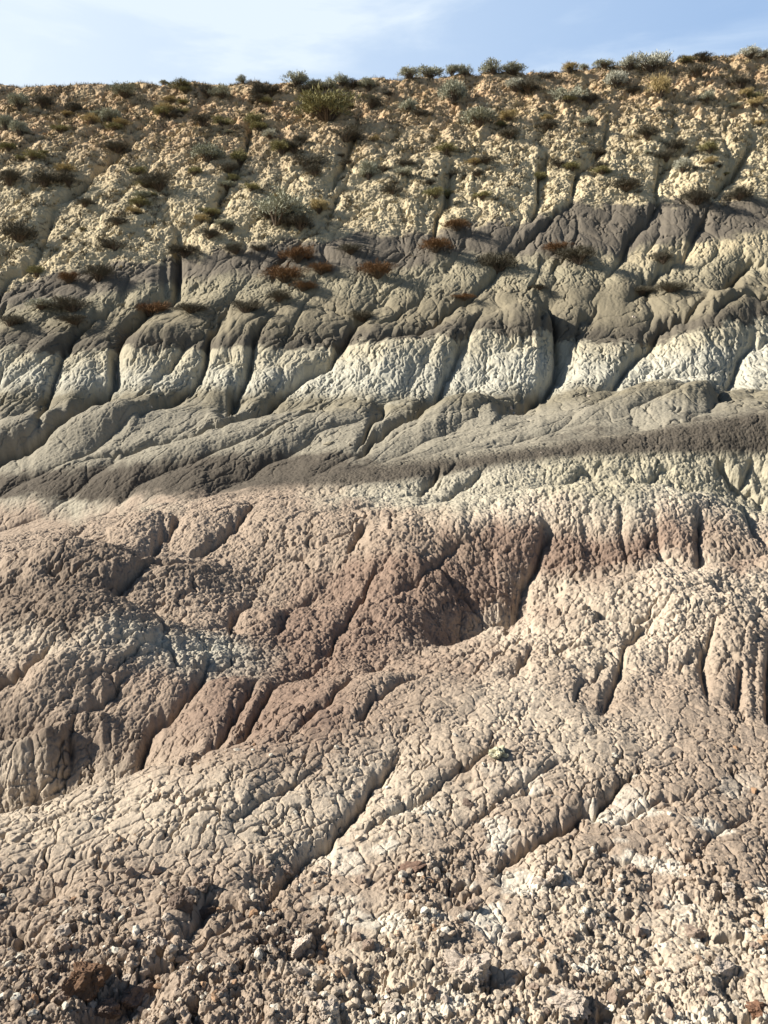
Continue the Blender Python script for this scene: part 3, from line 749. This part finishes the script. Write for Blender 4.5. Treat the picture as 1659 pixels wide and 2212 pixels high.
SHR = [
 ('sage',525,181,20,18,'tiny grey shrub alone on the skyline left of the round bush'),
 ('sage',353,181,16,10,'very small grey shrub poking over the far left rim'),
 ('olive',395,192,44,20,'low yellowish bush hugging the rim, leftmost patch on the skyline'),
 ('dark',562,208,34,30,'dark grey-green bush below the rim, left half of a touching pair'),
 ('dark',586,210,32,26,'dark grey-green bush below the rim, right half of a touching pair'),
 ('sage',641,187,40,30,'round grey-green sagebrush standing clear on the skyline, left of centre'),
 ('sage',678,196,36,22,'low flat sagebrush right of the round skyline bush'),
 ('sage',706,196,34,24,'low spreading sagebrush just above the big olive bush'),
 ('sage',738,184,30,24,'sagebrush on the rim above and right of the big olive bush'),
 ('dark',762,190,26,18,'small dark bush on the rim between two grey ones'),
 ('sage',795,194,38,26,'grey sagebrush on the rim, at the head of a gully'),
 ('olive',706,262,100,62,'largest olive bush, wide and dense, just below the rim'),
 ('dark',800,232,32,26,'small dark bush right of the largest olive bush'),
 ('dark',742,306,66,32,'low dark shrub straggling beneath the largest olive bush'),
 ('sage',884,170,36,22,'small grey bush at the left end of the centre skyline row'),
 ('sage',927,166,48,28,'wide sagebrush on the skyline above a bare orange scoop'),
 ('sage',974,162,29,26,'small round bush on a bare trunk, alone on the skyline'),
 ('sage',1003,164,24,28,'upright narrow bush beside the small round one on the skyline'),
 ('sage',1066,160,42,30,'tall rounded sagebrush on the skyline, left of a near twin'),
 ('sage',1106,162,42,24,'broad sagebrush on the skyline, right of a near twin'),
 ('sage',980,222,46,58,'tall grey-green bush casting a long shadow beneath two skyline bushes'),
 ('sage',1033,272,62,42,'large grey dome of sagebrush on the slope below the skyline twins'),
 ('sage',880,244,32,32,'grey bush at the foot of the bare orange scoop'),
 ('pale',1112,196,36,30,'feathery pale bush leaning against a darker one below the rim'),
 ('dark',1142,200,48,26,'dark bush with a pale feathery one on its left'),
 ('dark',1180,170,30,14,'low dark bush on the rim right of the broad skyline bush'),
 ('straw',1228,157,34,24,'sparse twiggy straw bush sticking up from the rim'),
 ('sage',1262,151,20,16,'tiny grey bush between a twiggy one and a wide one on the rim'),
 ('sage',1305,149,42,18,'wide low sagebrush on the rim right of centre'),
 ('sage',1224,222,52,36,'broad grey bush below the twiggy straw bush'),
 ('dark',1275,226,30,28,'small dark bush right of the broad grey one below the rim'),
 ('pale',1330,188,38,42,'tall pale grey bush just under the rim'),
 ('pale',1357,152,42,32,'pale bush left of the biggest skyline bush'),
 ('pale',1408,156,58,46,'biggest pale sagebrush on the skyline, right of centre'),
 ('straw',1426,212,36,52,'tall straw-yellow bush on the slope below the biggest skyline bush'),
 ('olive',1475,138,30,14,'flat olive bush on the rim left of the dark skyline patch'),
 ('dark',1520,134,52,16,'long dark flat bush on the right skyline'),
 ('pale',1618,126,34,24,'whitish puffy bush on the right skyline'),
 ('pale',1652,124,26,16,'pale bush cut by the right edge on the skyline'),
 ('dark',1600,190,44,32,'dark shrub on the slope below the whitish skyline bush'),
 ('sage',1525,222,30,26,'small grey bush on the upper right slope amid bare soil'),
 ('dark',1500,168,40,24,'dark bush beneath the long flat skyline bush'),
 ('sage',42,238,38,36,'grey bush near the left edge just below the rim'),
 ('sage',42,294,34,38,'grey-green upright bush at the left edge, lower of two'),
 ('sage',12,280,28,34,'pale grey bush cut by the left edge'),
 ('dark',155,244,34,26,'small dark bush on the upper left slope'),
 ('sage',237,266,38,34,'feathery grey bush on the upper left slope'),
 ('sage',272,212,48,28,'wide grey bush near the rim on the left'),
 ('straw',365,226,28,18,'small yellow-green bush near the rim on the left'),
 ('dark',450,208,32,28,'dark bush near the rim, left of a paler one'),
 ('sage',481,212,40,26,'grey bush near the rim, right of a dark one'),
 ('dark',437,272,38,28,'dark olive bush in shade at the head of a gully'),
 ('olive',549,274,32,30,'olive bush beside the gully below the rim'),
 ('pale',580,300,28,22,'small pale bush left of the largest olive bush'),
 ('olive',608,334,42,32,'olive bush in mid slope left of centre'),
 ('sage',448,350,58,44,'broad grey bush beside a bright green one'),
 ('olive',513,356,38,32,'bright green bush beside the broad grey one'),
 ('dark',492,376,40,26,'dark brush hanging into the gully under the green bush'),
 ('sage',593,484,100,72,'largest pale green bush, standing on the lower cream slope'),
 ('dark',648,496,62,34,'brown dry shrub against the right side of the largest pale green bush'),
 ('straw',688,460,34,32,'straw-yellow bush right of the largest pale green bush'),
 ('straw',433,484,30,24,'tan dry bush in a gully beside the cream slope'),
 ('olive',450,468,40,20,'small olive bush just above the tan dry one'),
 ('straw',140,374,36,22,'small straw-yellow bush on the left slope'),
 ('sage',796,388,36,44,'tall narrow grey bush on the centre slope'),
 ('dark',95,404,52,32,'dark shrub on the left slope, left of a matching one'),
 ('dark',146,404,50,30,'dark shrub on the left slope, right of a matching one'),
 ('dark',345,410,60,36,'dark straggling shrub in the big left gully'),
 ('dark',660,365,64,36,'dark straggling shrub on the slope below the largest olive bush'),
 ('olive',965,334,46,26,'low olive clump with straw tips on the centre slope'),
 ('dark',1045,353,36,16,'small dark clump on the centre slope'),
 ('dark',1180,280,40,22,'dark brown clump beneath a crack on the upper slope'),
 ('olive',1165,394,38,22,'low olive clump on the cream slope right of centre'),
 ('dark',1350,412,58,28,'brown twiggy bush on the cream slope above the dark band'),
 ('pale',1476,372,32,34,'pale feathery bush on the cream slope at right'),
 ('dark',1505,440,56,38,'dark grey bush at the top edge of the dark band'),
 ('dark',1598,432,56,32,'dark bush at the right where cream meets the dark band'),
 ('dark',1450,330,50,30,'dark brush in the right-hand gully'),
 ('olive',970,430,34,20,'small olive bush above the dark band at centre'),
 ('rust',985,498,48,26,'rust and olive bush at the top of the dark band, centre'),
 ('rust',940,545,62,32,'rust-brown shrub in the dark band left of the big twig bush'),
 ('dark',1076,592,76,50,'large dark twig bush with splayed stems on the grey slope'),
 ('dark',1250,568,74,40,'wide black-brown bush in the dark band at right'),
 ('rust',1205,548,48,26,'brown dry bush touching the wide black-brown one'),
 ('dark',1435,568,42,30,'small dark bush beside a gully in the pale rills at right'),
 ('dark',1385,638,48,22,'small dark bush at the foot of the grey slope, left of two'),
 ('dark',1448,630,60,26,'dark straggly bush at the foot of the grey slope, right of two'),
 ('rust',1003,650,48,14,'flat dry tuft on top of the grey dome'),
 ('dark',1165,626,40,12,'flat dark tuft on the grey slope at centre'),
 ('rust',642,566,68,38,'rust-red shrub, upper of two on the dark band'),
 ('rust',615,610,68,36,'rust-red shrub, lower of two on the dark band'),
 ('rust',692,594,44,26,'brown shrub right of the two rust-red ones'),
 ('dark',757,548,40,22,'small dark shrub in the dark band left of centre'),
 ('rust',815,600,62,36,'brown shrub with a dark core below the dark band'),
 ('dark',510,548,38,22,'dark low shrub at the top of the dark band, left of a smaller one'),
 ('dark',557,542,30,16,'smallest dark shrub at the top of the dark band'),
 ('dark',395,554,60,26,'dark flat shrub at the edge of the cream slope'),
 ('dark',245,542,60,26,'grey-brown shrub on the low cream slope at left'),
 ('dark',210,606,60,38,'brown shrub on the left grey slope, right of a smaller one'),
 ('rust',148,612,36,28,'small brown shrub on the left grey slope'),
 ('olive',75,598,34,28,'small olive shrub in the left gully'),
 ('rust',325,682,56,36,'reddish dark shrub over the left grey spurs'),
 ('dark',412,676,56,26,'dark shrub right of the reddish one over the grey spurs'),
 ('dark',160,672,78,32,'wide dark shrub low on the left grey slope'),
 ('pale',88,668,54,26,'ashy pale shrub left of the wide dark one'),
 ('dark',20,704,48,28,'dark shrub at the left edge above the grey spurs'),
 ('dark',162,700,52,22,'grey flat shrub beneath the wide dark one'),
 ('rust',652,628,46,22,'brown tuft under the brown shrub below the dark band'),
 ('dark',530,675,54,32,'grey-brown tuft on the grey slope left of centre'),
 ('dark',600,650,50,28,'dark tuft between the rust-red shrub and the grey slope'),
 ('dark',780,694,42,24,'dark tuft in the centre gully above the white band'),
 ('dark',1395,300,44,26,'dark clump on the upper right slope'),
 ('dark',1100,300,42,22,'dark clump on the slope below the grey dome bush'),
 ('olive',1530,330,40,24,'olive clump on the right slope'),
 ('dark',250,330,50,24,'dark clump beneath the feathery grey bush on the left'),
 ('dark',20,400,46,34,'dark shrub at the left edge on the mid slope'),
 ('dark',40,520,60,44,'dark brush filling the gully at the left edge'),
 ('olive',300,450,40,22,'olive clump on the left cream slope'),
 ('dark',850,420,44,22,'dark clump on the cream slope left of the centre gully'),
 ('dark',1290,340,40,22,'dark clump above the cream spurs right of centre'),
]
for r in SHR:
    shrub(r[0], r[1], r[2], r[3] * 1.1, r[4] * 1.1, r[5], NM[r[0]], 'shrub', GS)
# small clumps scattered between them; nothing tells one from the next
cnt = 0
while cnt < 90:
    u = rgs.uniform(5, 1655); v = 200 + 330 * rgs.rand() ** 1.2
    if v > np.interp(u, [0, 600, 1245, 1659], [590, 500, 410, 400]) or v < float(rowRG(np.array([u]))[0]) + 14: continue
    if fbm(np.array([u / 130.]), np.array([v / 70.]), 3, 91)[0] < rgs.uniform(-.5, .25): continue
    kk = rgs.choice(['dark', 'olive', 'sage', 'straw'], p=[.42, .3, .13, .15])
    w_ = rgs.uniform(14, 42)
    ad_ = dict(dark='dark brown', olive='dull olive', sage='grey-green', straw='straw-coloured')[kk]
    hz = ['at the far left', 'left of centre', 'in the centre', 'right of centre', 'at the far right'][int(u / 332)]
    vz = 'just below the rim' if v < 260 else ('on the middle of the tan slope' if v < 370 else 'on the cream lower slope')
    shrub(kk, u, v, w_, w_ * rgs.uniform(.45, .75), 'small %s clump %s, %s' % (ad_, vz, hz), 'small_clump', 'shrub',
          'small %s clumps %s, %s' % (ad_, vz, hz))
    cnt += 1

# ------------------------------------------------------------------ dry grass and litter: too many blades to count
M_GRASS, tg, bgx = mat_new('dry_grass')
ag = tg.nodes.new('ShaderNodeAttribute'); ag.attribute_name = 'soil'; tg.links.new(ag.outputs['Color'], bgx.inputs['Base Color'])
def pick(n, u0, u1, fn):
    """n random ground vertices, kept with probability fn(row, px, y)"""
    pass
def scatter(mask, n, rg):
    w = mask.ravel().astype(np.float64); w /= w.sum()
    cs = np.cumsum(w); idx = np.searchsorted(cs, rg.rand(n))
    return np.minimum(idx, len(w) - 1)
rg = np.random.RandomState(11)
s = rows(30, 52)
cell = np.gradient(Y)[:, None][s] * np.gradient(A)[None, :] * YY[s]
cl = fbm(X[s] / 1.1, YY[s] / 0.8, 4, 92, 0.6)
msk = cell * sstep(20, -60, lay[s] - bD1(PXG[s])) * sstep(0.12, 0.5, cl + 0.30 * sstep(420, 220, lay[s]) + .06 + .12 * sstep(700, 200, PXG[s])) * (np.abs(A)[None, :] < 0.75)
gi = scatter(msk, 15000, rg)
base = np.stack([X[s].ravel()[gi], YF[s].ravel()[gi], Z[s].ravel()[gi]], 1)
nb = 14
kcol = np.stack([srgb(104, 92, 68), srgb(158, 140, 102), srgb(84, 74, 60), srgb(126, 116, 92)])[rg.choice(4, len(gi), p=[.34, .22, .26, .18])]
Pb = np.repeat(base, nb, 0) + rg.normal(size=(len(gi) * nb, 3)) * np.array([.07, .07, .02])
n = len(Pb)
d = rg.normal(size=(n, 3)) * .55 + np.array([0, -.15, .8]); d /= np.linalg.norm(d, axis=1)[:, None]
sd = np.cross(d, rg.normal(size=(n, 3))); sd /= np.linalg.norm(sd, axis=1)[:, None]
ln = np.repeat(rg.uniform(.09, .26, len(gi)), nb)[:, None] * rg.uniform(.6, 1.2, (n, 1))
V = np.stack([Pb - sd * .014, Pb + sd * .014, Pb + d * ln], 1).reshape(-1, 3)
col = np.repeat(np.repeat(kcol, nb, 0) * rg.uniform(.75, 1.25, (n, 1)), 3, 0)
o = bpy.data.objects.new('dry_grass', mesh_np('dry_grass', V, np.arange(n * 3).reshape(-1, 3), M_GRASS, col))
COL.objects.link(o); tag(o, 'short dry grass and litter matted over the tan upper slope', 'grass', kind='stuff')

# ------------------------------------------------------------------ clods, stones, gravel
import bmesh
def rock_base(seed, sub_=2, ang=0.5):
    bm = bmesh.new(); bmesh.ops.create_icosphere(bm, subdivisions=sub_, radius=1.0)
    V = np.array([v.co[:] for v in bm.verts]); Fc = np.array([[v.index for v in f.verts] for f in bm.faces]); bm.free()
    rg = np.random.RandomState(seed)
    for k in range(16):                              # chip flat faces off
        nrm = rg.normal(size=3); nrm /= np.linalg.norm(nrm); dd = rg.uniform(.5, .9)
        t = V @ nrm; V -= np.clip(t - dd, 0, None)[:, None] * nrm
    n1 = perlin(V[:, 0] * 2.3 + seed, V[:, 1] * 2.3 + V[:, 2] * 1.7, seed) + perlin(V[:, 2] * 2.1 + seed * 2, V[:, 0] * 2.2 - V[:, 1], seed + 1)
    n2 = perlin(V[:, 0] * 6 + seed, V[:, 1] * 6 + V[:, 2] * 5, seed + 4) if sub_ > 2 else 0
    n3 = (perlin(V[:, 0] * 15 + V[:, 2] * 9, V[:, 1] * 15 + V[:, 2] * 12, seed + 6) + .6 * perlin(V[:, 0] * 34 + V[:, 2] * 21, V[:, 1] * 33 + V[:, 2] * 25, seed + 8)) if sub_ > 3 else 0
    V = V * (1 + ang * .30 * n1 + ang * .13 * n2 + ang * .13 * n3)[:, None] * rg.uniform(.75, 1.15, 3)
    return V.astype(f32), Fc
def gravel(name, mask, n, smin, smax, bases, rg, tint, label):
    gi = scatter(mask, n, rg)
    B = np.stack([X.ravel()[gi + off], YF.ravel()[gi + off], Z.ravel()[gi + off]], 1)
    cc = ca.reshape(-1, 3)[gi + off]
    which = rg.randint(len(bases), size=n); Vs, Fs, Cs = [], [], []; n0 = 0
    sz = smin + (smax - smin) * rg.rand(n) ** 2.6
    for b_, (BV, BF) in enumerate(bases):
        k = np.nonzero(which == b_)[0]
        a = rg.uniform(0, 6.28, len(k)); c_, s_ = np.cos(a), np.sin(a)
        fl = rg.uniform(.5, 1.0, (len(k), 1))
        tx = rg.uniform(-.7, .7, (len(k), 1))
        Vx = BV[None, :, 0] * c_[:, None] - BV[None, :, 1] * s_[:, None]
        Vy = BV[None, :, 0] * s_[:, None] + BV[None, :, 1] * c_[:, None]
        Vz = BV[None, :, 2] * fl + tx * Vx * .5
        P = np.stack([Vx, Vy, Vz], -1) * sz[k][:, None, None] + B[k][:, None, :]
        P[..., 2] += (sz[k] * .15)[:, None]
        Vs.append(P.reshape(-1, 3)); m_ = len(BV)
        Fs.append((BF[None] + (np.arange(len(k)) * m_)[:, None, None] + n0).reshape(-1, 3)); n0 += len(k) * m_
        cl_ = cc[k] * rg.uniform(.8, 1.25, (len(k), 1))
        t_m = (rg.rand(len(k), 1) < tint) * rg.uniform(.3, .9, (len(k), 1))
        cl_ = cl_ * (1 - t_m) + srgb(218, 210, 192) * t_m
        t_o = (rg.rand(len(k), 1) < .05) * .6
        cl_ = cl_ * (1 - t_o) + srgb(160, 120, 84) * t_o
        Cs.append(np.repeat(cl_, m_, 0))
    me = mesh_np(name, np.concatenate(Vs), np.concatenate(Fs), MAT_SOIL, np.clip(np.concatenate(Cs), 0.02, .85))
    o = bpy.data.objects.new(name, me); COL.objects.link(o); tag(o, label, 'gravel', kind='stuff')
    return o
bases2 = [rock_base(k, 2, .8) for k in range(6)]
s = rows(1.2, 3.6); off = s.start * NXn
cell = np.gradient(Y)[:, None][s] * np.gradient(A)[None, :] * YY[s]
pat = 0.35 * sstep(0.2, -0.8, X[s]) + fbm(X[s] / 0.22, YY[s] / 0.16, 4, 93, 0.6)
m1 = cell * (0.03 + ROUGH[s]) * sstep(-0.35, 0.5, pat) * (np.abs(A)[None, :] < 0.9)
gravel('gravel', m1, 17000, 0.0028, 0.021, bases2, np.random.RandomState(21), .22, 'crumbled clay gravel and chips strewn over the pinkish foreground')
# stones one can point at
def rock(name, pxv, row, wpx, hpx, c, label, seed, cat='rock', group=None, ang=.7, sub_=5, sink=.5, mesh=None):
    p, i, cc = spot(pxv, row)
    if mesh is None:
        V, Fc = rock_base(seed, sub_, ang)
        k = 1 + 0.16 * perlin(V[:, 0] * 4, V[:, 1] * 4 + V[:, 2] * 3, seed + 9)
        mesh = mesh_np(name, V, Fc, MAT_SOIL, np.clip(np.array(c)[None, :] * k[:, None], .02, .85))
    o = bpy.data.objects.new(name, mesh); COL.objects.link(o)
    w = wpx * p.y / F / 2 * .9; h = hpx * p.y / F / 2 * 1.15
    o.scale = (w, w * .8, h); o.location = p + Vector((0, w * .3, h * (.6 - sink)))
    o.rotation_euler = (rgs.uniform(-.2, .2), rgs.uniform(-.2, .2), rgs.uniform(-.5, .5))
    tag(o, label, cat, group)
    return o
WH = srgb(206, 190, 172); OR = srgb(124, 98, 78); TN = srgb(170, 150, 133); RD = srgb(144, 110, 88); GRY = srgb(128, 112, 100)
rock('orange_rock', 180, 2152, 135, 88, OR, 'big pitted orange-brown rock low at the left, shadow on its right', 301, sink=.15)
rock('clay_lump', 300, 2165, 90, 70, GRY, 'grey lump in the shaded pit right of the orange-brown rock', 302)
rock('clay_lump', 230, 2195, 60, 55, GRY, 'grey lump below the orange-brown rock near the bottom edge', 303)
rock('white_rock', 1010, 2115, 120, 75, WH, 'largest crumbly white lump near the bottom, right of centre', 304, ang=.8)
rock('white_rock', 1235, 2180, 120, 70, WH, 'jagged white lump at the bottom edge, right of the largest', 305, ang=.8)
rock('white_rock', 650, 2060, 80, 55, WH, 'pale chunky rock left of centre near the bottom', 306)
rock('pale_rock', 1280, 2005, 30, 42, WH, 'upright pale stone, narrow, in the lower right gravel', 307)
rock('pale_rock', 430, 1915, 44, 40, TN, 'tan perched clod with a dark shadow, left foreground', 308)
rock('pale_rock', 410, 1935, 40, 26, WH, 'flat pale stone lying under the perched tan clod', 309)
rock('clay_lump', 385, 1960, 70, 60, GRY, 'dark grey clod at the head of the shaded hollow, left foreground', 310)
rock('clay_lump', 440, 1985, 60, 50, GRY, 'dark grey clod in the middle of the shaded hollow, left foreground', 311)
rock('clay_lump', 570, 1890, 50, 36, TN, 'rounded tan clod beside the long foreground crack', 312)
rock('orange_rock', 885, 1885, 80, 22, srgb(140, 114, 98), 'low rusty ledge of rock in the middle foreground', 313)
rock('pale_rock', 1200, 1905, 60, 40, WH, 'pale knobbly lump above the gravel, right of the rusty ledge', 314, ang=.8)
rock('pale_rock', 800, 2055, 50, 44, TN, 'tan stone between the pale chunky rock and the largest white lump', 315)
rock('pale_rock', 1560, 2100, 70, 46, WH, 'pale rough stone at lower right', 316)
rock('clay_lump', 1500, 2030, 60, 40, TN, 'tan clod with a dark shadow at lower right', 317)
rock('orange_rock', 1640, 2190, 60, 50, RD, 'rusty stone in the bottom right corner', 318)
rock('pale_rock', 700, 2195, 70, 40, WH, 'pale stone at the bottom edge left of centre', 319)
rock('white_rock', 1075, 1635, 70, 34, srgb(214, 208, 176), 'cream crumbly patch of stone on the pink slope, right of centre', 320, ang=.9)
rock('clay_lump', 1010, 1742, 34, 22, GRY, 'small dark clod on the smooth pink slope at centre', 321)
rock('pale_rock', 240, 818, 13, 16, WH, 'white block lodged in a gully of the pale band, left', 322, sub_=3)
rock('pale_rock', 1104, 884, 11, 11, WH, 'pale stone, upper of two where two grey gullies meet', 323, sub_=3)
rock('pale_rock', 1108, 896, 13, 10, WH, 'pale stone, lower of two where two grey gullies meet', 324, sub_=3)
rock('flat_stone', 712, 958, 30, 8, srgb(160, 150, 128), 'flat slab lying on the smooth grey slope, left of a smaller one', 325, sub_=3)
rock('flat_stone', 755, 963, 12, 8, srgb(110, 100, 86), 'small dark stone right of the flat slab on the grey slope', 326, sub_=3)
rock('pale_rock', 1367, 686, 13, 9, WH, 'pale stone on the grey spur above the white band, right', 327, sub_=3)
rock('pale_rock', 1417, 450, 7, 6, WH, 'small white stone at the top of the dark band', 328, sub_=3)
rock('pale_rock', 1270, 857, 10, 5, WH, 'small pale stone at the foot of the white band, right', 329, sub_=3)
rock('pale_rock', 325, 882, 7, 6, WH, 'small white stone in a gully between grey spurs, left', 330, sub_=3)
rock('pale_rock', 56, 1018, 7, 5, WH, 'tiny white stone on the dark spur at far left', 331, sub_=3)
rock('pale_rock', 1168, 978, 6, 4, WH, 'tiny white stone on the dark ridge crest, right of centre', 332, sub_=3)
bm3 = [mesh_np('soil_clod', *rock_base(k + 60, 3, .9), MAT_SOIL, TN[None, :] * np.ones((rock_base(k + 60, 3)[0].shape[0], 1), f32)) for k in range(4)]
bm4 = [mesh_np('soil_clod', *rock_base(k + 70, 3, .9), MAT_SOIL, WH[None, :] * np.ones((rock_base(k + 70, 3)[0].shape[0], 1), f32)) for k in range(4)]
for k in range(140):
    u = rgs.uniform(10, 1650); v = 2205 - 330 * rgs.rand() ** 1.3
    w_ = 12 + 28 * rgs.rand() ** 1.8
    pale = rgs.rand() < .4
    ca_ = 'whitish' if pale else 'tan'; cb_ = 'larger' if w_ > 24 else 'small'
    cc_ = 'along the bottom edge' if v > 2110 else ('midway up the gravel' if v > 2000 else 'where the gravel thins out upslope')
    cd_ = ['at far left', 'left of centre', 'right of centre', 'at far right'][int(u / 415)]
    rock('soil_clod', u, v, w_, w_ * rgs.uniform(.6, .95), None, '%s %s clod %s, %s' % (cb_, ca_, cc_, cd_), 0, 'clod', '%s %s clods %s, %s' % (cb_, ca_, cc_, cd_),
         mesh=(bm4 if pale else bm3)[rgs.randint(4)])
# dead wood
def dead(pxv, row, wpx, label, seed):
    rg = np.random.RandomState(seed); p, i, c = spot(pxv, row); w = wpx * p.y / F
    V, Fq = [], []
    for k in range(7):
        a = rg.uniform(-.3, 3.4); q0 = np.array([0, 0, 0.0]); q1 = np.array([math.cos(a) * .3, -.1 + .1 * math.sin(a), abs(math.sin(a)) * .18 + .03])
        q2 = q1 + np.array([math.cos(a + .4) * .25, rg.uniform(-.1, .1), rg.uniform(-.1, .1)])
        tube(V, Fq, [q0, q1, q2], .022, .006)
    m_, t, b = mat_new('bleached_wood'); b.inputs['Base Color'].default_value = (*srgb(178, 166, 146), 1)
    me = mesh_np('dead_branch', np.array(V) * w, Fq, m_)
    o = bpy.data.objects.new('dead_branch', me); COL.objects.link(o); o.location = p + Vector((0, 0, .04)); tag(o, label, 'branch')
dead(892, 556, 50, 'bleached dead branches lying in the dark band at centre', 401)
dead(448, 876, 30, 'thin pale dead stick lying on the grey spurs at left', 402)
dead(1190, 560, 24, 'small pale dead twig beside the brown dry bush', 403)
print('things done', len(COL.objects))
